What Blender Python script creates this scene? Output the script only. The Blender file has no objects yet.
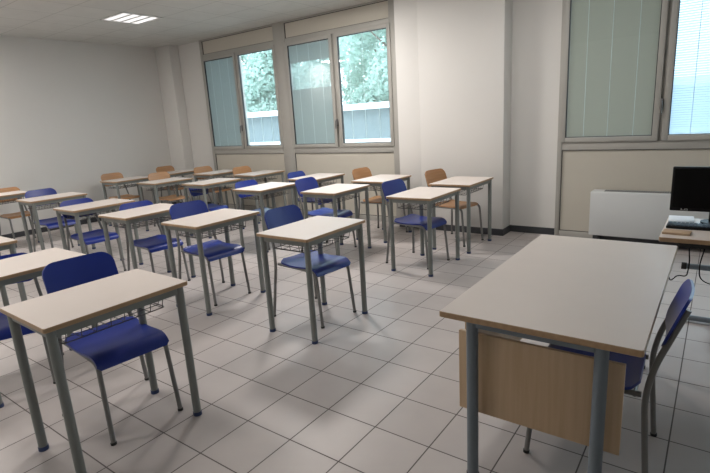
import bpy, bmesh, math, random
from mathutils import Vector, Matrix
random.seed(7)
S = bpy.context.scene
C = S.collection
PI = math.pi

# ---------------------------------------------------------------- camera, world, light, exposure
F_PX = 492.96
R = Matrix(((0.8080088, 0.5861750, -0.0593346),
            (-0.0899275, 0.2222314, 0.9708379),
            (0.5822669, -0.7791098, 0.2322782)))
cam = bpy.data.cameras.new('camera')
cam.sensor_width = 36.0
cam.lens = F_PX / 710 * 36.0
cam.clip_start = 0.05
cam_o = bpy.data.objects.new('camera', cam)
C.objects.link(cam_o)
cam_o.matrix_world = Matrix.Translation((0, 0, 1.5534)) @ R.transposed().to_4x4()
S.camera = cam_o

w = bpy.data.worlds.new('sky')
S.world = w
w.use_nodes = True
bg = w.node_tree.nodes['Background']
bg.inputs[0].default_value = (0.74, 0.88, 1.0, 1)
bg.inputs[1].default_value = 3.2

S.view_settings.view_transform = 'Standard'
S.view_settings.look = 'None'
S.view_settings.gamma = 1
S.view_settings.exposure = 1.13
S.view_settings.use_curve_mapping = False

LAMP_W = 30.0          # base power of the added, unseen ceiling lights
LAMP_COL = (1.0, 0.945, 0.90)

# ---------------------------------------------------------------- materials
def mat(name, col, rough=0.5, metal=0.0, spec=0.5, noise=0.0, nscale=8.0, bump=0.0, bscale=60.0, coat=0.0):
    m = bpy.data.materials.new(name)
    m.use_nodes = True
    nt = m.node_tree
    b = nt.nodes['Principled BSDF']
    b.inputs['Base Color'].default_value = (*col, 1)
    b.inputs['Roughness'].default_value = rough
    b.inputs['Metallic'].default_value = metal
    b.inputs['Specular IOR Level'].default_value = spec
    b.inputs['Coat Weight'].default_value = coat
    b.inputs['Coat Roughness'].default_value = 0.3
    tc = nt.nodes.new('ShaderNodeTexCoord')
    if noise > 0:
        n = nt.nodes.new('ShaderNodeTexNoise')
        n.inputs['Scale'].default_value = nscale
        n.inputs['Detail'].default_value = 4
        nt.links.new(tc.outputs['Object'], n.inputs['Vector'])
        r = nt.nodes.new('ShaderNodeMapRange')
        r.inputs['To Min'].default_value = 1 - noise
        r.inputs['To Max'].default_value = 1 + noise
        nt.links.new(n.outputs['Fac'], r.inputs['Value'])
        mx = nt.nodes.new('ShaderNodeVectorMath')
        mx.operation = 'SCALE'
        mx.inputs[0].default_value = col
        nt.links.new(r.outputs[0], mx.inputs['Scale'])
        nt.links.new(mx.outputs[0], b.inputs['Base Color'])
    if bump > 0:
        n = nt.nodes.new('ShaderNodeTexNoise')
        n.inputs['Scale'].default_value = bscale
        nt.links.new(tc.outputs['Object'], n.inputs['Vector'])
        bp = nt.nodes.new('ShaderNodeBump')
        bp.inputs['Strength'].default_value = bump
        bp.inputs['Distance'].default_value = 0.002
        nt.links.new(n.outputs['Fac'], bp.inputs['Height'])
        nt.links.new(bp.outputs[0], b.inputs['Normal'])
    return m

def wood(name, c1, c2, axis='Y', rough=0.4, coat=0.2):
    m = mat(name, c1, rough, coat=coat)
    nt = m.node_tree
    b = nt.nodes['Principled BSDF']
    tc = nt.nodes.new('ShaderNodeTexCoord')
    mp = nt.nodes.new('ShaderNodeMapping')
    mp.inputs['Scale'].default_value = {'X': (1.5, 30, 30), 'Y': (30, 1.5, 30), 'Z': (30, 30, 1.5)}[axis]
    n = nt.nodes.new('ShaderNodeTexNoise')
    n.inputs['Scale'].default_value = 1.6
    n.inputs['Detail'].default_value = 5
    cr = nt.nodes.new('ShaderNodeValToRGB')
    cr.color_ramp.elements[0].position = 0.3
    cr.color_ramp.elements[0].color = (*c1, 1)
    cr.color_ramp.elements[1].position = 0.7
    cr.color_ramp.elements[1].color = (*c2, 1)
    nt.links.new(tc.outputs['Object'], mp.inputs[0])
    nt.links.new(mp.outputs[0], n.inputs['Vector'])
    nt.links.new(n.outputs['Fac'], cr.inputs[0])
    nt.links.new(cr.outputs[0], b.inputs['Base Color'])
    return m

def grid_mat(name, base, line, size, offx, offy, mortar, rough, rough_line, var=0.05, bump=0.3, spec=0.5):
    m = mat(name, base, rough, spec=spec)
    nt = m.node_tree
    b = nt.nodes['Principled BSDF']
    tc = nt.nodes.new('ShaderNodeTexCoord')
    mp = nt.nodes.new('ShaderNodeMapping')
    mp.inputs['Location'].default_value = (-offx + size * 60, -offy + size * 60, 0)
    br = nt.nodes.new('ShaderNodeTexBrick')
    br.offset = 0
    br.squash = 1
    br.inputs['Scale'].default_value = 1
    br.inputs['Brick Width'].default_value = size
    br.inputs['Row Height'].default_value = size
    br.inputs['Mortar Size'].default_value = mortar
    br.inputs['Mortar Smooth'].default_value = 0.25
    br.inputs['Bias'].default_value = 0
    br.inputs['Color1'].default_value = (*[v * (1 - var) for v in base], 1)
    br.inputs['Color2'].default_value = (*[v * (1 + var) for v in base], 1)
    br.inputs['Mortar'].default_value = (*line, 1)
    nt.links.new(tc.outputs['Object'], mp.inputs[0])
    nt.links.new(mp.outputs[0], br.inputs['Vector'])
    n = nt.nodes.new('ShaderNodeTexNoise')
    n.inputs['Scale'].default_value = 5
    n.inputs['Detail'].default_value = 6
    nt.links.new(tc.outputs['Object'], n.inputs['Vector'])
    r = nt.nodes.new('ShaderNodeMapRange')
    r.inputs['To Min'].default_value = 0.92
    r.inputs['To Max'].default_value = 1.08
    nt.links.new(n.outputs['Fac'], r.inputs['Value'])
    mx = nt.nodes.new('ShaderNodeVectorMath')
    mx.operation = 'SCALE'
    nt.links.new(br.outputs['Color'], mx.inputs[0])
    nt.links.new(r.outputs[0], mx.inputs['Scale'])
    nt.links.new(mx.outputs[0], b.inputs['Base Color'])
    rr = nt.nodes.new('ShaderNodeMapRange')
    rr.inputs['To Min'].default_value = rough
    rr.inputs['To Max'].default_value = rough_line
    nt.links.new(br.outputs['Fac'], rr.inputs['Value'])
    nt.links.new(rr.outputs[0], b.inputs['Roughness'])
    bp = nt.nodes.new('ShaderNodeBump')
    bp.invert = True
    bp.inputs['Strength'].default_value = bump
    bp.inputs['Distance'].default_value = 0.002
    nt.links.new(br.outputs['Fac'], bp.inputs['Height'])
    nt.links.new(bp.outputs[0], b.inputs['Normal'])
    return m

M_WALL = mat('wall_paint', (0.71, 0.70, 0.675), 0.75, noise=0.03, nscale=1.5, bump=0.15)
M_FLOOR = grid_mat('floor_tiles', (0.46, 0.42, 0.405), (0.10, 0.085, 0.08), 0.3103, -1.9317, 1.2075, 0.0036, 0.42, 0.8)
M_CEIL = grid_mat('ceiling_tiles', (0.60, 0.60, 0.575), (0.42, 0.42, 0.40), 0.6, -7.2, 3.97, 0.006, 0.9, 0.9, var=0.01, bump=0.15, spec=0.1)
M_BASE = mat('dark_skirting', (0.045, 0.048, 0.055), 0.5, noise=0.1)
M_FRAME = mat('window_aluminium', (0.40, 0.39, 0.36), 0.45, noise=0.02)
M_PANEL = mat('cream_panel', (0.55, 0.52, 0.45), 0.55, noise=0.03, nscale=2)
M_GASKET = mat('black_gasket', (0.02, 0.02, 0.022), 0.6)
M_STEEL = mat('dark_handle_metal', (0.16, 0.16, 0.16), 0.35, metal=0.6)
M_TOP = mat('grey_beige_laminate', (0.69, 0.62, 0.57), 0.42, noise=0.03, nscale=6)
M_EDGE = wood('beech_edge', (0.34, 0.22, 0.12), (0.42, 0.28, 0.16), 'Y')
M_LEG = mat('grey_painted_tube', (0.20, 0.215, 0.205), 0.42, noise=0.04)
M_TLEG = mat('blue_grey_painted_tube', (0.16, 0.19, 0.22), 0.42, noise=0.04)
M_CLEG = mat('chair_tube', (0.19, 0.19, 0.185), 0.4, noise=0.04)
M_FOOT = mat('blue_plastic_foot', (0.03, 0.05, 0.13), 0.5)
M_FOOTB = mat('black_plastic_foot', (0.02, 0.02, 0.02), 0.6)
M_WIRE = mat('wire', (0.10, 0.10, 0.10), 0.45, metal=0.4)
M_BLUE = mat('blue_plastic', (0.004, 0.022, 0.22), 0.38, noise=0.08, nscale=9, coat=0.1)
M_ORANGE = wood('orange_beech_ply', (0.40, 0.195, 0.075), (0.48, 0.25, 0.11), 'Y')
M_BROWN = wood('brown_beech_ply', (0.30, 0.16, 0.08), (0.38, 0.21, 0.11), 'Y')
M_BEECH = wood('beech_board', (0.50, 0.35, 0.21), (0.58, 0.42, 0.27), 'Z')
M_WHITE = mat('white_enamel', (0.62, 0.64, 0.64), 0.45, noise=0.02)
M_BLACK = mat('black_plastic', (0.005, 0.005, 0.006), 0.45, spec=0.25)
M_SCREEN = mat('black_screen', (0.002, 0.002, 0.0025), 0.4, spec=0.15)
M_SILVER = mat('silver_print', (0.55, 0.55, 0.55), 0.3, metal=0.7)
M_KEYB = mat('slate_keys', (0.03, 0.04, 0.06), 0.45)
M_PAPER = mat('white_paper', (0.75, 0.78, 0.82), 0.7, noise=0.02)
M_CARD = mat('beige_card', (0.50, 0.36, 0.24), 0.7, noise=0.05)
M_SOCKET = mat('ivory_plastic', (0.6, 0.58, 0.52), 0.5)

def emis(name, col, s):
    m = bpy.data.materials.new(name)
    m.use_nodes = True
    b = m.node_tree.nodes['Principled BSDF']
    b.inputs['Base Color'].default_value = (0.8, 0.8, 0.8, 1)
    b.inputs['Emission Color'].default_value = (*col, 1)
    b.inputs['Emission Strength'].default_value = s
    return m
M_TUBE = emis('fluorescent_tube', (1.0, 0.98, 0.97), 0.42)
M_LOUVRE = mat('louvre_white_metal', (0.75, 0.75, 0.74), 0.35)

def glass_mat():
    m = bpy.data.materials.new('window_glass')
    m.use_nodes = True
    nt = m.node_tree
    nt.nodes.remove(nt.nodes['Principled BSDF'])
    out = nt.nodes['Material Output']
    t = nt.nodes.new('ShaderNodeBsdfTransparent')
    t.inputs[0].default_value = (0.90, 0.95, 0.95, 1)
    g = nt.nodes.new('ShaderNodeBsdfGlossy')
    g.inputs['Roughness'].default_value = 0.02
    lw = nt.nodes.new('ShaderNodeLayerWeight')
    lw.inputs['Blend'].default_value = 0.5
    pw = nt.nodes.new('ShaderNodeMath')
    pw.operation = 'POWER'
    pw.inputs[1].default_value = 5
    nt.links.new(lw.outputs['Facing'], pw.inputs[0])
    fr = nt.nodes.new('ShaderNodeMath')
    fr.operation = 'MULTIPLY_ADD'
    fr.inputs[1].default_value = 0.9
    fr.inputs[2].default_value = 0.04
    nt.links.new(pw.outputs[0], fr.inputs[0])
    mx = nt.nodes.new('ShaderNodeMixShader')
    nt.links.new(fr.outputs[0], mx.inputs[0])
    nt.links.new(t.outputs[0], mx.inputs[1])
    nt.links.new(g.outputs[0], mx.inputs[2])
    nt.links.new(mx.outputs[0], out.inputs[0])
    return m
M_GLASS = glass_mat()

def blind_mat(name, col, trans):
    m = bpy.data.materials.new(name)
    m.use_nodes = True
    nt = m.node_tree
    nt.nodes.remove(nt.nodes['Principled BSDF'])
    out = nt.nodes['Material Output']
    d = nt.nodes.new('ShaderNodeBsdfDiffuse')
    d.inputs[0].default_value = (*col, 1)
    t = nt.nodes.new('ShaderNodeBsdfTranslucent')
    t.inputs[0].default_value = (*col, 1)
    mx = nt.nodes.new('ShaderNodeMixShader')
    mx.inputs[0].default_value = trans
    nt.links.new(d.outputs[0], mx.inputs[1])
    nt.links.new(t.outputs[0], mx.inputs[2])
    nt.links.new(mx.outputs[0], out.inputs[0])
    return m
M_SLAT = blind_mat('blind_slat', (0.54, 0.50, 0.44), 0.10)
M_SLAT_SKYLIT = blind_mat('skylit_blind_slat', (0.53, 0.56, 0.56), 0.18)  # same blind, with sky light put into the slat colour for the left windows
M_SLAT_DAYLIT = blind_mat('daylit_blind_slat', (0.78, 0.85, 0.92), 0.60)  # brighter, bluer copy of the slats: daylight put into the colour
M_CORD = mat('blind_cord', (0.8, 0.84, 0.84), 0.6)

# ---------------------------------------------------------------- mesh helpers
def link(name, bm, m, parent=None, smooth=False, mats=None):
    me = bpy.data.meshes.new(name)
    bmesh.ops.recalc_face_normals(bm, faces=bm.faces)
    bm.to_mesh(me)
    bm.free()
    for mm in (mats or [m]):
        me.materials.append(mm)
    if smooth:
        for p in me.polygons:
            p.use_smooth = True
        try:
            me.set_sharp_from_angle(angle=math.radians(40))
        except Exception:
            pass
    o = bpy.data.objects.new(name, me)
    C.objects.link(o)
    if parent:
        o.parent = parent
    return o

def box(bm, x0, x1, y0, y1, z0, z1, bev=0.0, mi=0, seg=2):
    r = bmesh.ops.create_cube(bm, size=1)
    vs = r['verts']
    for v in vs:
        v.co = Vector((x0 + (v.co.x + .5) * (x1 - x0), y0 + (v.co.y + .5) * (y1 - y0), z0 + (v.co.z + .5) * (z1 - z0)))
    fs = set(f for v in vs for f in v.link_faces)
    for f in fs:
        f.material_index = mi
    if bev > 0:
        es = set(e for v in vs for e in v.link_edges)
        r2 = bmesh.ops.bevel(bm, geom=list(es), offset=bev, segments=seg, affect='EDGES', profile=0.5)
        for f in r2['faces']:
            f.material_index = mi

def fillet(pts, rad, n=6):
    P = [Vector(p) for p in pts]
    if len(P) < 3 or rad <= 0:
        return P
    out = [P[0]]
    for i in range(1, len(P) - 1):
        a, b, c = P[i - 1], P[i], P[i + 1]
        r = min(rad, (a - b).length * .45, (c - b).length * .45)
        p0 = b + (a - b).normalized() * r
        p1 = b + (c - b).normalized() * r
        for k in range(n + 1):
            t = k / n
            out.append(p0 * (1 - t) ** 2 + b * 2 * t * (1 - t) + p1 * t * t)
    out.append(P[-1])
    return out

def tube(bm, pts, r, n=10, rad=0.0, r2=None):
    P = fillet(pts, rad)
    rings = []
    up = None
    for i, p in enumerate(P):
        if i == 0:
            d = P[1] - P[0]
        elif i == len(P) - 1:
            d = P[-1] - P[-2]
        else:
            d = (P[i + 1] - P[i]).normalized() + (P[i] - P[i - 1]).normalized()
        d.normalize()
        if up is None:
            up = Vector((0, 0, 1)) if abs(d.z) < .9 else Vector((1, 0, 0))
        u = (up - d * up.dot(d)).normalized()
        up = u
        v = d.cross(u)
        rr = r if r2 is None else r + (r2 - r) * i / (len(P) - 1)
        rings.append([bm.verts.new(p + (u * math.cos(2 * PI * k / n) + v * math.sin(2 * PI * k / n)) * rr) for k in range(n)])
    for a, b in zip(rings, rings[1:]):
        for k in range(n):
            bm.faces.new((a[k], a[(k + 1) % n], b[(k + 1) % n], b[k]))
    bm.faces.new(rings[0])
    bm.faces.new(rings[-1][::-1])

def shell(bm, fn, nu, us, th):
    """closed curved plate; fn(u, t) -> (point, normal), u in us rows, t in -1..1"""
    A, B = [], []
    for u in us:
        ra, rb = [], []
        for k in range(nu + 1):
            p, nrm = fn(u, -1 + 2 * k / nu)
            ra.append(bm.verts.new(p + nrm * th / 2))
            rb.append(bm.verts.new(p - nrm * th / 2))
        A.append(ra)
        B.append(rb)
    m = len(us)
    for i in range(m - 1):
        for k in range(nu):
            bm.faces.new((A[i][k], A[i][k + 1], A[i + 1][k + 1], A[i + 1][k]))
            bm.faces.new((B[i][k], B[i + 1][k], B[i + 1][k + 1], B[i][k + 1]))
        bm.faces.new((A[i][0], A[i + 1][0], B[i + 1][0], B[i][0]))
        bm.faces.new((A[i][nu], B[i][nu], B[i + 1][nu], A[i + 1][nu]))
    for k in range(nu):
        bm.faces.new((A[0][k], B[0][k], B[0][k + 1], A[0][k + 1]))
        bm.faces.new((A[m - 1][k], A[m - 1][k + 1], B[m - 1][k + 1], B[m - 1][k]))

def new():
    return bmesh.new()

def one_box(name, x0, x1, y0, y1, z0, z1, m, parent=None, bev=0.0):
    bm = new()
    box(bm, x0, x1, y0, y1, z0, z1, bev)
    return link(name, bm, m, parent, smooth=bev > 0)

def empty(name, loc=(0, 0, 0), rz=0.0):
    o = bpy.data.objects.new(name, None)
    o.empty_display_size = 0.1
    C.objects.link(o)
    o.location = loc
    o.rotation_euler = (0, 0, rz)
    return o

def struct(o):
    o['kind'] = 'structure'
    return o

def tag(o, label, cat, group=None, kind=None):
    o['label'] = label
    o['category'] = cat
    if group:
        o['group'] = group
    if kind:
        o['kind'] = kind
    return o

def copy_tree(o, parent=None):
    c = o.copy()
    C.objects.link(c)
    if parent:
        c.parent = parent
    for ch in list(o.children):
        copy_tree(ch, c)
    return c

# ---------------------------------------------------------------- room shell
X0, X1, Y0, Y1, ZC = -9.12, 2.6, -2.2, 6.24, 3.12
struct(one_box('floor', X0 - .3, X1 + .3, Y0 - .3, Y1 + .3, -0.2, 0, M_FLOOR))
struct(one_box('ceiling', X0 - .3, X1 + .3, Y0 - .3, Y1 + .3, ZC, ZC + .2, M_CEIL))
struct(one_box('wall_left', X0 - .25, X0, Y0 - .25, Y1 + .3, 0, ZC, M_WALL))
struct(one_box('wall_right', X1, X1 + .25, Y0 - .25, Y1 + .3, 0, ZC, M_WALL))
struct(one_box('wall_front', X0, X1, Y0 - .25, Y0, 0, ZC, M_WALL))
WA0, WA1, WB0, WB1 = -7.95, -3.70, -1.56, 2.35
bm = new()
for a, b in ((X0, WA0), (WA1, WB0), (WB1, X1)):
    box(bm, a, b, Y1, Y1 + .3, 0, ZC)
struct(link('wall_back', bm, M_WALL))
# pillars standing proud of the window wall
bm = new()
box(bm, X0, -8.65, 6.03, Y1, 0, ZC, 0.012)
struct(link('wall_corner_pillar', bm, M_WALL, smooth=True))
bm = new()
box(bm, -3.62, -3.25, 5.99, Y1, 0, ZC, 0.01)
box(bm, -3.27, -2.13, 5.97, Y1, 0, ZC, 0.012)
struct(link('wall_pillar', bm, M_WALL, smooth=True))
def skirting(name, *bxs):
    bm = new()
    for b in bxs:
        box(bm, *b, 0, 0.085, 0.003)
    struct(link(name, bm, M_BASE))
skirting('baseboard_left', (X0, X0 + .012, Y0, 6.03))
skirting('baseboard_back', (-2.13, WB0, Y1 - .012, Y1), (-8.65, WA0, Y1 - .012, Y1))
skirting('baseboard_pillar', (-3.64, -2.118, 5.958, 5.97), (-2.13, -2.118, 5.97, Y1 - .012), (-3.632, -3.62, 5.97, Y1))
skirting('baseboard_corner_pillar', (X0, -8.638, 6.018, 6.03), (-8.65, -8.638, 6.03, Y1 - .012))

# ---------------------------------------------------------------- windows
def slat_stack(name, x0, x1, z0, z1, y, tilt_fn, m, parent, pitch=0.0125, width=0.0125):
    bm = new()
    n = int((z1 - z0) / pitch)
    for i in range(n):
        z = z0 + (i + .5) * pitch
        a = tilt_fn((z - z0) / (z1 - z0))
        dy, dz = math.cos(a) * width / 2, math.sin(a) * width / 2
        th = 0.0006
        vs = []
        for sy, sz in ((-1, -1), (0, 0), (1, 1)):
            c = 0.0012 if sy == 0 else 0
            for t in (-th, th):
                vs.append((y + sy * dy, z + sz * dz + c + t))
        L = [bm.verts.new((x0, p[0], p[1])) for p in vs]
        Rr = [bm.verts.new((x1, p[0], p[1])) for p in vs]
        for a_, b_ in ((0, 2), (2, 4)):
            bm.faces.new((L[a_], L[b_], Rr[b_], Rr[a_]))
            bm.faces.new((L[a_ + 1], Rr[a_ + 1], Rr[b_ + 1], L[b_ + 1]))
        bm.faces.new((L[0], Rr[0], Rr[1], L[1]))
        bm.faces.new((L[4], L[5], Rr[5], Rr[4]))
    return link(name, bm, m, parent)

def rect_frame(bm, x0, x1, z0, z1, wd, y0, y1, bev=0.004):
    box(bm, x0, x0 + wd, y0, y1, z0, z1, bev)
    box(bm, x1 - wd, x1, y0, y1, z0, z1, bev)
    box(bm, x0 + wd, x1 - wd, y0, y1, z1 - wd, z1, bev)
    box(bm, x0 + wd, x1 - wd, y0, y1, z0, z0 + wd, bev)

def casement(win, gx0, gx1, gz0, gz1, tilt, slat_m, handle=None, pitch=0.0125, width=0.0125):
    """glass gx0..gx1; frame profile around it; tilt: fn or None; handle: x or None"""
    bm = new()
    rect_frame(bm, gx0 - .055, gx1 + .055, gz0 - .055, gz1 + .055, .055, 6.175, 6.235)
    cs = link('casement', bm, M_FRAME, win, smooth=True)
    bm = new()
    rect_frame(bm, gx0 - .001, gx1 + .001, gz0 - .001, gz1 + .001, .008, 6.185, 6.222, 0)
    link('gasket', bm, M_GASKET, cs)
    one_box('pane', gx0, gx1, 6.190, 6.194, gz0, gz1, M_GLASS, cs)
    if tilt:
        slat_stack('blind', gx0 + .008, gx1 - .008, gz0 + .008, gz1 - .008, 6.209, tilt, slat_m, cs, pitch, width)
    bm = new()
    for f in (.22, .5, .79):
        xx = gx0 + (gx1 - gx0) * f
        box(bm, xx - .003, xx + .003, 6.1985, 6.2005, gz0 + .005, gz1 - .005)
    link('blind_cord', bm, M_CORD, cs)
    if handle is not None:
        hz = gz0 + .30
        bm = new()
        box(bm, handle - .016, handle + .016, 6.163, 6.176, hz - .035, hz + .075, 0.006)
        tube(bm, [(handle, 6.17, hz + .05), (handle, 6.128, hz + .05), (handle, 6.122, hz - .07)], .010, 10, .02)
        link('window_handle', bm, M_STEEL, cs, smooth=True)
    return cs

def facade_unit(name, x0, x1, stiles, wa=.07, wb=.07, mid=None, zbeam=1.045):
    """full-height aluminium frame with cream panels above and below; stiles: extra verticals"""
    win = struct(empty(name))
    bm = new()
    xs = [(x0, x0 + wa)] + stiles + [(x1 - wb, x1)]
    for a, b in xs:
        box(bm, a, b, 6.19, 6.30, 0, ZC, 0.004)
    for (a, b), (c, d) in zip(xs, xs[1:]):
        for z0, z1 in ((0, .075), (zbeam, 1.135), (2.80, 2.865), (3.095, ZC)):
            box(bm, b, c, 6.195, 6.30, z0, z1, 0.003)
    if mid is not None:
        box(bm, mid - .03, mid + .03, 6.215, 6.30, 1.135, 2.80, 0.003)
    link('window_frame', bm, M_FRAME, win, smooth=True)
    for (a, b), (c, d) in zip(xs, xs[1:]):
        one_box('panel', b + .006, c - .006, 6.215, 6.27, .081, zbeam - .006, M_PANEL, win)
        one_box('panel', b + .006, c - .006, 6.215, 6.27, 2.871, 3.089, M_PANEL, win)
        bm = new()
        for z0, z1 in ((.075, zbeam), (2.865, 3.095)):
            rect_frame(bm, b, c, z0, z1, .006, 6.205, 6.235, 0)
        link('panel_gasket', bm, M_GASKET, win)
    return win

closed = lambda f: math.radians(74)
openb = lambda f: math.radians(2)
def mixed(f):
    return math.radians(74) if f < .56 or f > .83 else math.radians(38)

w1 = facade_unit('window_1', -7.95, -5.835, [], .07, .21, -7.0)
casement(w1, -7.865, -7.065, 1.19, 2.745, closed, M_SLAT_SKYLIT)
casement(w1, -6.935, -6.085, 1.19, 2.745, openb, M_SLAT, handle=-7.0, pitch=.0125, width=.006)
w2 = facade_unit('window_2', -5.835, -3.70, [], .045, .13, -4.815)
casement(w2, -5.745, -4.895, 1.19, 2.745, mixed, M_SLAT_SKYLIT)
casement(w2, -4.735, -3.865, 1.19, 2.745, openb, M_SLAT, handle=-4.815, pitch=.0125, width=.006)
w3 = facade_unit('window_3', -1.56, 0.50, [], .05, .06, -.5275)
casement(w3, -1.475, -.60, 1.19, 2.745, closed, M_SLAT)
casement(w3, -.455, .415, 1.19, 2.745, lambda f: math.radians(62), M_SLAT_DAYLIT, handle=-.53, pitch=.024, width=.024)
w4 = facade_unit('window_4', 0.50, 2.35, [], .07, .07, 1.41)
casement(w4, .59, 1.34, 1.19, 2.745, None, M_SLAT_DAYLIT)
casement(w4, 1.48, 2.26, 1.19, 2.745, None, M_SLAT_DAYLIT, handle=1.41)

# daylight portals in the window openings
for x0, x1 in ((-7.9, -3.8), (-1.5, 2.3)):
    L = bpy.data.lights.new('window_portal', 'AREA')
    L.shape = 'RECTANGLE'
    L.size = x1 - x0
    L.size_y = 1.6
    L.cycles.is_portal = True
    o = bpy.data.objects.new('window_portal', L)
    C.objects.link(o)
    o.location = ((x0 + x1) / 2, 6.45, 1.97)
    o.rotation_euler = (-PI / 2, 0, 0)

# ---------------------------------------------------------------- ceiling lights
def ceiling_light(x, y, label, power=0.0):
    t = empty('ceiling_light', (x, y, ZC))
    bm = new()
    rect_frame(bm, -.3, .3, -.3, .3, .02, -.006, .012, 0.002)
    bmesh.ops.rotate(bm, verts=bm.verts, cent=(0, 0, 0), matrix=Matrix.Rotation(-PI / 2, 3, 'X'))
    link('frame', bm, M_LOUVRE, t)
    one_box('reflector', -.28, .28, -.28, .28, -.003, -.001, M_LOUVRE, t)
    for k in range(4):
        yy = -.21 + .14 * k
        bm = new()
        box(bm, -.27, .27, yy - .045, yy + .045, -.0052, -.0034, 0)
        link('tube', bm, M_TUBE, t)
    bm = new()
    for k in range(5):
        yy = -.28 + .14 * k
        box(bm, -.28, .28, yy - .005, yy + .005, -.012, -.003, 0)
    link('louvre', bm, M_LOUVRE, t)
    if power:
        L = bpy.data.lights.new('fill_lamp', 'AREA')
        L.shape = 'SQUARE'
        L.size = .5
        L.energy = LAMP_W * power
        L.color = LAMP_COL
        o = bpy.data.objects.new('fill_lamp', L)
        C.objects.link(o)
        o.parent = t
        o.location = (0, 0, -.03)
    tag(t, label, 'ceiling light')
ceiling_light(-6.9, 4.27, 'lit square louvred ceiling light near the back corner above the desks')
for x, y, where, pw in ((-4.2, 4.5, 'middle desks near the windows', 1.1), (-1.5, 4.5, 'floor before the white pillar', .35),
                        (-8.68, 1.27, 'desks along the plain wall', 1.3), (-4.2, 1.27, 'nearest desks', .25), (-3.0, 1.27, 'open floor left of the teacher desk', .25),
                        (-4.2, -1.13, 'floor behind the camera', .45)):  # unseen fixtures added to brighten the room, placed to keep reflections off the panes
    ceiling_light(x, y, 'unseen ceiling light added for brightness above the ' + where, pw)

# ---------------------------------------------------------------- outside
M_GROUND = mat('pale_paving', (0.45, 0.45, 0.43), 0.9, noise=0.1, nscale=.5)
M_RENDERW = mat('white_render', (0.80, 0.84, 0.86), 0.8, noise=0.03)
M_RENDERG = mat('grey_cladding', (0.17, 0.20, 0.21), 0.8, noise=0.1, nscale=1)
M_LEAF = blind_mat('leaf_green', (0.55, 0.66, 0.60), 0.5)
M_BARK = mat('bark', (0.12, 0.09, 0.07), 0.9)
struct(one_box('ground', -60, 40, 6.8, 70, -.45, -.35, M_GROUND))
b = empty('outbuilding', (-10, 15, -.35))
one_box('plinth', -22, 14, -.35, .0, 0, 1.17, M_RENDERW, b)
one_box('wall', -22, 14, 0, 4, 0, 2.20, M_RENDERG, b)
one_box('roof_fascia', -22.3, 14.3, -.5, 4.3, 2.20, 2.40, M_RENDERW, b)
tag(b, 'low grey building with a white roof edge seen through the open window blinds', 'building')
def tree(x, y, h, r, n, label):
    t = empty('tree', (x, y, -.35))
    bm = new()
    tube(bm, [(0, 0, 0), (.1, 0, h * .3), (0, .1, h * .7)], .28, 8, .3, .1)
    for k in range(5):
        a = k * 1.3
        tube(bm, [(0, 0, h * (.3 + .06 * k)), (math.cos(a) * r * .6, math.sin(a) * r * .6, h * (.5 + .07 * k))], .1, 6, 0, .03)
    link('trunk', bm, M_BARK, t, smooth=True)
    bm = new()
    blobs = [(max(-r, min(r, random.gauss(0, r * .55))), random.gauss(0, r * .22), h * random.uniform(.22, .95), random.uniform(.8, 1.4)) for _ in range(44)]
    for i in range(n):
        bx, by, bz, br = random.choice(blobs)
        d = Vector((random.gauss(0, 1), random.gauss(0, 1), random.gauss(0, 1))).normalized() * br * random.uniform(.75, 1.05)
        c = Vector((bx, by, bz)) + d
        u = Vector((random.gauss(0, 1), random.gauss(0, 1), random.gauss(0, .6))).normalized()
        v = u.cross(d).normalized()
        s = random.uniform(.08, .15)
        bm.faces.new([bm.verts.new(c + u * s), bm.verts.new(c + v * s * .6), bm.verts.new(c - u * s), bm.verts.new(c - v * s * .6)])
    link('foliage', bm, M_LEAF, t)
    tag(t, label, 'tree', 'trees outside the windows')
tree(-12.6, 22.5, 8.5, 3.6, 34000, 'leafy green tree beyond the low building outside the middle window')
tree(-22.2, 22.5, 8.5, 3.6, 34000, 'leafy green tree beyond the low building outside the left window')
tree(-17.4, 29, 9.5, 3.4, 24000, 'leafy green tree standing furthest back between the other two trees')

# ---------------------------------------------------------------- furniture: student desk
DH = .779
def top_bm(bm_unused, lx, ly, z0, z1, r=.012):
    """slab with rounded corners, material 0 laminate faces, 1 edge band"""
    bm = new()
    ring = []
    for cx, cy, a0 in ((lx / 2 - r, ly / 2 - r, 0), (-lx / 2 + r, ly / 2 - r, PI / 2), (-lx / 2 + r, -ly / 2 + r, PI), (lx / 2 - r, -ly / 2 + r, 1.5 * PI)):
        for k in range(5):
            a = a0 + k / 4 * PI / 2
            ring.append((cx + r * math.cos(a), cy + r * math.sin(a)))
    e = .0025
    def ringv(s, z):
        return [bm.verts.new((x * (1 - 2 * s / lx), y * (1 - 2 * s / ly), z)) for x, y in ring]
    rs = [ringv(e, z0), ringv(0, z0 + e), ringv(0, z1 - e), ringv(e, z1)]
    n = len(ring)
    for i, (a, b_) in enumerate(zip(rs, rs[1:])):
        for k in range(n):
            f = bm.faces.new((a[k], a[(k + 1) % n], b_[(k + 1) % n], b_[k]))
            f.material_index = 1
    bm.faces.new(rs[0][::-1])
    bm.faces.new(rs[-1])
    return bm

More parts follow.
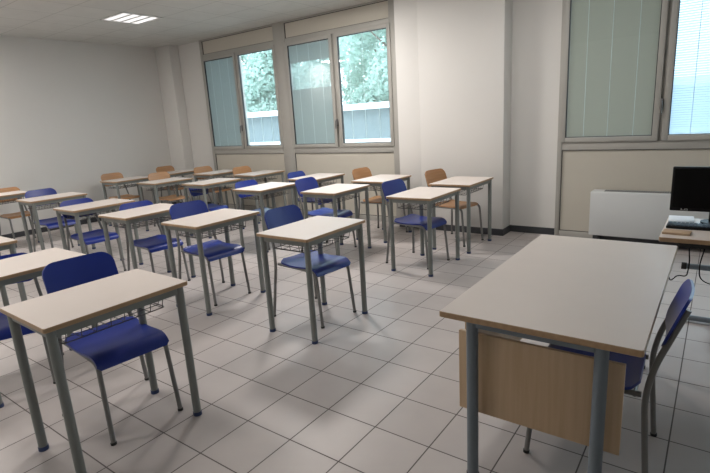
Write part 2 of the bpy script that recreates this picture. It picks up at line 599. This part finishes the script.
def make_desk():
    t = empty('school_desk')
    link('desktop', top_bm(None, .50, .70, DH - .022, DH), None, t, mats=[M_TOP, M_EDGE])
    bm = new()
    for s in (-1, 1):
        box(bm, s * .215 - .012, s * .215 + .012, -.295, .295, DH - .062, DH - .0225, .002)
        box(bm, -.205, .205, s * .312 - .012, s * .312 + .012, DH - .062, DH - .0225, .002)
    link('frame', bm, M_LEG, t)
    for sx in (-1, 1):
        for sy in (-1, 1):
            bm = new()
            tube(bm, [(sx * .215, sy * .313, .02), (sx * .215, sy * .313, DH - .023)], .0215, 14)
            l = link('leg', bm, M_LEG, t, smooth=True)
            bm = new()
            tube(bm, [(sx * .215, sy * .313, 0), (sx * .215, sy * .313, .022)], .024, 14)
            link('foot_cap', bm, M_FOOT, l, smooth=True)
    bm = new()
    zt, zb = DH - .065, DH - .128
    ya, yb = -.27, .27
    for z, ins in ((zt, 0), (zb, .015)):
        loop = [(-.19 + ins, ya + ins, z), (.17 - ins, ya + ins, z), (.17 - ins, yb - ins, z), (-.19 + ins, yb - ins, z), (-.19 + ins, ya + ins, z)]
        tube(bm, loop, .003, 6, .02)
    for k in range(8):
        y = ya + .03 + k * (yb - ya - .06) / 7
        tube(bm, [(.17, y, zt), (.155, y, zb), (-.175, y, zb), (-.19, y, zt)], .0022, 5, .01)
    for k in range(3):
        x = -.09 + k * .09
        tube(bm, [(x, ya, zt), (x, ya + .015, zb), (x, yb - .015, zb), (x, yb, zt)], .0022, 5, .01)
    link('book_basket', bm, M_WIRE, t)
    return t

# ---------------------------------------------------------------- furniture: chair
def make_chair(seat_m, back_m, hz=1.0, flat=False):
    t = empty('school_chair')
    H = lambda z: z * hz
    prof = [(-.205, .478), (-.16, .462), (-.08, .452), (.02, .452), (.10, .459), (.16, .462), (.195, .455), (.222, .435), (.232, .405)]
    if flat:
        prof = [(-.205, .474), (-.16, .464), (-.08, .457), (.02, .457), (.10, .462), (.15, .462), (.178, .452), (.186, .438)]
    pts = fillet([(x, 0, z) for x, z in prof], .03, 3)
    L = [0.0]
    for a, b_ in zip(pts, pts[1:]):
        L.append(L[-1] + (b_ - a).length)
    tot = L[-1]
    def seat_fn(i, tt):
        p = pts[i]
        a = pts[max(i - 1, 0)]
        b2 = pts[min(i + 1, len(pts) - 1)]
        d = (b2 - a).normalized()
        nrm = Vector((-d.z, 0, d.x))
        s = L[i]
        hw = .198 - .008 * (s / tot)
        r = .06
        if s < r:
            hw = hw - r + math.sqrt(max(r * r - (r - s) ** 2, 0)) + .002
        e = tot - s
        r = .018
        if e < r:
            hw = hw - r + math.sqrt(max(r * r - (r - e) ** 2, 0)) + .002
        sag = -.006 * (1 - tt * tt) * (1 - min(1, max(0, (s / tot - .6) / .3)))
        return Vector((p.x, hw * tt, H(p.z + sag))), nrm
    bm = new()
    shell(bm, seat_fn, 12, list(range(len(pts))), .012)
    link('seat', bm, seat_m, t, smooth=True)
    bh, bz0 = .215, .655
    rows = [.5 - .5 * math.cos(PI * k / 16) for k in range(17)]
    def back_fn(v, tt):
        s = v * bh
        e = bh - s
        hw = .195
        r = .072
        for q in (s, e):
            if q < r:
                hw = min(hw, .195 - r + math.sqrt(max(r * r - (r - q) ** 2, 0)) + .001)
        y = hw * tt
        x = -.283 - .075 * v + .012 * math.sin(PI * v) * 0 + .5 * y * y
        nrm = Vector((1, -1.0 * y, .30)).normalized()
        return Vector((x, y, H(bz0 + s))), nrm
    bm = new()
    shell(bm, back_fn, 20, rows, .011)
    br = link('backrest', bm, back_m, t, smooth=True)
    for s in (-1, 1):
        bm = new()
        tube(bm, [(.245, s * .188, .012), (.205, s * .178, H(.438 if not flat else .447)), (-.215, s * .185, H(.445))], .0125, 10, .05)
        l = link('leg', bm, M_CLEG, t, smooth=True)
        bm = new()
        tube(bm, [(.246, s * .188, 0), (.245, s * .188, .014)], .015, 10)
        link('foot_cap', bm, M_FOOTB, l, smooth=True)
        bm = new()
        tube(bm, [(-.262, s * .243, .012), (-.228, s * .205, H(.44)), (-.252, s * .186, H(.58)), (-.347, s * .160, H(.835))], .0125, 10, .08)
        l = link('leg', bm, M_CLEG, t, smooth=True)
        bm = new()
        tube(bm, [(-.263, s * .244, 0), (-.262, s * .243, .014)], .015, 10)
        link('foot_cap', bm, M_FOOTB, l, smooth=True)
    for bx_, bw_ in ((.12, .178), (-.19, .184)):
        bm = new()
        tube(bm, [(bx_, -bw_, H(.435)), (bx_, bw_, H(.435))], .009, 8)
        link('crossbar', bm, M_CLEG, t, smooth=True)
    return t

desk0 = make_desk()
blue0 = make_chair(M_BLUE, M_BLUE)
orange0 = make_chair(M_ORANGE, M_ORANGE, flat=True)
used = {}
def put(proto, key, x, y, rz, label, cat, group, scale=1.0):
    if key in used:
        o = copy_tree(proto)
    else:
        o = proto
        used[key] = 1
    o.location = (x, y, 0)
    o.rotation_euler = (0, 0, math.radians(rz))
    o.scale = (1, 1, 1) if scale == 1 else (scale, scale, scale)
    tag(o, label, cat, group)
    return o

# place text shared by the desk and its chair
P = {
 'A': 'nearest the camera at lower left',
 'C': 'second from the camera, cut by left photo edge',
 'D': 'with only its corner showing at left photo edge',
 'B': 'standing free in the middle, beside the open floor',
 'E': 'directly left of the free-standing middle one',
 'F': 'second to the left of the middle one',
 'G': 'third to the left of the middle one',
 'H': 'fourth to the left of the middle one',
 'U': 'at left photo edge, against the plain wall',
 'I': 'just in front of the one by the pillar',
 'L': 'right behind the free-standing middle one',
 'M': 'third row, below the post between the windows',
 'N': 'third row, below the leftmost window pane',
 'O': 'third row, second from the plain wall',
 'P': 'third row, last by the plain wall',
 'J': 'in the window row, against the white pillar',
 'K': 'window row, at the middle window right end',
 'Q': 'window row, below the middle window left half',
 'R': 'window row, below the leftmost window',
 'S': 'window row, by the leftmost window left jamb',
 'T': 'in the far corner beside the corner pillar',
}
desks = {
 'A': (-2.447, 1.103, -1), 'C': (-3.57, 1.14, 0), 'D': (-4.68, 1.12, 0),
 'B': (-2.445, 2.742, -.2), 'E': (-3.607, 2.714, 0), 'F': (-4.66, 2.70, 1), 'G': (-5.72, 2.73, 0), 'H': (-7.18, 2.89, -1), 'U': (-8.50, 2.72, 0),
 'I': (-2.405, 4.45, 0), 'L': (-3.575, 4.47, .5), 'M': (-4.67, 4.41, 1), 'N': (-6.05, 4.63, .5), 'O': (-7.08, 4.54, -1), 'P': (-8.20, 4.53, 1),
 'J': (-2.40, 5.36, 0), 'K': (-3.54, 5.40, 0), 'Q': (-4.66, 5.41, 1), 'R': (-6.12, 5.66, -1), 'S': (-7.17, 5.64, 1), 'T': (-8.25, 5.50, 0),
}
for k, (x, y, rz) in desks.items():
    d = put(desk0, 'desk', x, y, rz, 'pale topped school desk ' + P[k], 'desk', 'school desks with grey legs')
    if k == 'C':      # no book basket under this one
        for ch in list(d.children):
            if ch.name.startswith('book_basket'):
                bpy.data.objects.remove(ch)
# key: x, y, rot, colour, scale
chairs = {
 'A': (-2.61, 1.22, -5, 'b', 1), 'C': (-3.62, 1.07, -22, 'b', .9),
 'B': (-2.58, 2.87, -5, 'b', 1), 'E': (-3.75, 2.78, -5, 'b', 1), 'F': (-4.64, 2.76, -5, 'b', .955), 'G': (-5.69, 2.64, -4, 'b', .955), 'H': (-7.12, 2.85, -2, 'b', 1), 'U': (-8.50, 2.90, -3, 'o', .96),
 'I': (-2.54, 4.55, -7, 'b', 1), 'L': (-3.80, 4.57, 0, 'b', 1), 'M': (-4.74, 4.40, -3, 'b', .96), 'N': (-6.14, 4.64, 0, 'b', .84), 'O': (-7.26, 4.74, -2, 'o', 1), 'P': (-8.33, 4.50, -2, 'o', 1),
 'J': (-2.55, 5.53, -12, 'o', 1.0), 'K': (-3.62, 5.51, -2, 'o', 1.02), 'Q': (-4.76, 5.42, 0, 'b', .96), 'R': (-6.26, 5.68, -2, 'o', 1), 'S': (-7.24, 5.62, -2, 'o', 1), 'T': (-8.40, 5.62, 0, 'o', 1),
}
for k, (x, y, rz, c, sc) in chairs.items():
    put(blue0 if c == 'b' else orange0, c, x, y, rz,
        ('blue plastic' if c == 'b' else 'orange beech') + ' chair at the desk ' + P[k],
        'chair', 'blue school chairs' if c == 'b' else 'orange beech school chairs', sc)

# ---------------------------------------------------------------- teacher's desk
TX0, TX1, TY0, TY1, TH = -.88, -.14, 1.722, 3.18, .76
t = empty('teacher_desk', ((TX0 + TX1) / 2, (TY0 + TY1) / 2, 0))
hx, hy = (TX1 - TX0) / 2, (TY1 - TY0) / 2
link('desktop', top_bm(None, 2 * hx, 2 * hy, TH - .025, TH, .01), None, t, mats=[M_TOP, M_EDGE])
for sx in (-1, 1):
    for sy in (-1, 1):
        bm = new()
        px, py = sx * (hx - .130), sy * (hy - .04)
        tube(bm, [(px, py, .015), (px, py, TH - .026)], .024, 16)
        l = link('leg', bm, M_TLEG, t, smooth=True)
        bm = new()
        tube(bm, [(px, py, 0), (px, py, .017)], .027, 14)
        link('foot_cap', bm, M_FOOTB, l, smooth=True)
bm = new()
for s in (-1, 1):
    box(bm, s * (hx - .130) - .014, s * (hx - .130) + .014, -hy + .085, hy - .085, TH - .066, TH - .0255, .002)
    box(bm, -hx + .15, hx - .15, s * (hy - .04) - .014, s * (hy - .04) + .014, TH - .055, TH - .0255, .002)
link('frame', bm, M_TLEG, t)
bm = new()
box(bm, -.322, .310, -hy + .088, -hy + .106, .285, .652, .002)
link('end_panel', bm, M_BEECH, t, smooth=True)
one_box('front_panel', -hx + .05, -hx + .066, -hy + .15, hy - .07, .28, .69, M_BEECH, t)
tag(t, 'large grey-beige topped teacher desk with a beech end panel at the lower right', 'desk')

tc_ = put(blue0, 'b', -.375, 2.22, 182, 'blue chair tucked in on the far side of the large teacher desk', 'chair', 'blue school chairs', .95)

# ---------------------------------------------------------------- computer desk and what is on it
CX, CY, CZ = .34, 3.85, .72
t = empty('computer_desk', (CX, CY, 0))
link('desktop', top_bm(None, 1.20, .66, CZ - .028, CZ, .01), None, t, mats=[M_TOP, M_EDGE])
for s in (-1, 1):
    bm = new()
    box(bm, s * .25 - .03, s * .25 + .03, -.24, .24, .012, .045, .006)
    l = link('leg', bm, M_TLEG, t, smooth=True)
    one_box('upright', s * .25 - .025, s * .25 + .025, -.03, .04, .04, CZ - .03, M_TLEG, l, .004)
for z, y in ((.415, .15), (.03, .17)):
    bm = new()
    tube(bm, [(-.455, y, z), (.455, y, z)], .020, 12)
    l = link('crossbar', bm, M_TLEG, t, smooth=True)
    for s in (-1, 1):
        bm = new()
        tube(bm, [(s * .455, y, z), (s * .485, y, z)], .025, 12)
        link('end_cap', bm, M_FOOTB, l, smooth=True)
bm = new()
box(bm, -.50, .50, -.24, .26, CZ - .075, CZ - .0285, .003)
link('frame', bm, M_FOOTB, t)
tag(t, 'beech edged computer table at the right edge beside the white heater cabinet', 'table')

def cable(pts, label):
    bm = new()
    tube(bm, pts, .004, 6, .08)
    o = link('cable', bm, M_BLACK, smooth=True)
    tag(o, label, 'cable')
cable([(-.10, 3.62, CZ - .08), (-.09, 3.64, .54), (-.10, 3.66, .44), (-.15, 3.68, .44), (-.19, 3.70, .38), (-.21, 3.70, .46), (-.165, 3.70, CZ - .08)],
      'thin black cable looping below the left part of the computer table')
cable([(-.02, 3.66, CZ - .08), (-.04, 3.66, .52), (-.03, 3.68, .42), (.08, 3.70, .38), (.2, 3.72, CZ - .08)],
      'thin black cable hanging below the computer table at the right edge')

t = empty('monitor', (.025, 3.99, CZ))
bm = new()
box(bm, -.27, .27, -.018, .018, .088, .388, .006)
link('housing', bm, M_BLACK, t, smooth=True)
one_box('screen', -.255, .255, -.0195, -.018, .111, .375, M_SCREEN, t)
bm = new()
x = -.205
for dx, w_, z0, z1 in ((0, .006, .094, .105), (.0085, .010, .094, .0965), (.0215, .004, .094, .105), (.0275, .011, .1025, .105), (.0275, .011, .094, .0965), (.0365, .004, .094, .1005)):
    box(bm, x + dx, x + dx + w_, -.0192, -.018, z0, z1)
link('logo', bm, M_SILVER, t)
bm = new()
box(bm, -.045, .045, .018, .05, .012, .22, .01)
tube(bm, [(0, .04, 0), (0, .04, .016)], .09, 28)
link('stand', bm, M_BLACK, t, smooth=True)
tag(t, 'black flat monitor standing on the computer table', 'monitor')

t = one_box('paper_stack', -.075, .075, -.10, .10, 0, .022, M_PAPER, None, .002)
t.location = (-.175, 4.04, CZ)
t.rotation_euler = (0, 0, .05)
tag(t, 'white stack of paper on the computer table below the monitor', 'paper')
t = empty('keyboard', (-.035, 3.855, CZ))
bm = new()
box(bm, -.21, .21, -.065, .065, 0, .018, .005)
link('case', bm, M_BLACK, t, smooth=True)
bm = new()
for r_ in range(5):
    for c_ in range(17):
        box(bm, -.20 + c_ * .0236, -.20 + c_ * .0236 + .019, -.055 + r_ * .0225, -.055 + r_ * .0225 + .018, .018, .024)
link('keys', bm, M_KEYB, t)
tag(t, 'dark computer keyboard on the near end of the computer table', 'keyboard')
t = one_box('notebook', -.075, .075, -.05, .05, 0, .014, M_CARD, None, .002)
t.location = (-.175, 3.66, CZ)
t.rotation_euler = (0, 0, -.05)
tag(t, 'small beige notebook at the corner of the computer table in front of the keyboard', 'notebook')

# ---------------------------------------------------------------- radiator cabinet (fan coil)
t = empty('fan_coil_heater', (-.50, 6.07, 0))
bm = new()
box(bm, -.63, .63, -.10, .10, .105, .60, .006)
link('casing', bm, M_WHITE, t, smooth=True)
bm = new()
for k in range(46):
    xx = -.50 + k * .022
    box(bm, xx, xx + .014, -.05, .06, .5995, .6025)
link('air_grille', bm, M_BASE, t)
bm = new()
for s in (-1, 1):
    box(bm, s * .56 - .03, s * .56 + .03, -.07, .08, 0, .105)
box(bm, -.58, .58, .02, .08, .02, .105)  # dark strip standing in for the shade in the gap under the casing
link('plinth', bm, M_BASE, t)
tag(t, 'white fan coil heater cabinet on the floor below the right window', 'heater')
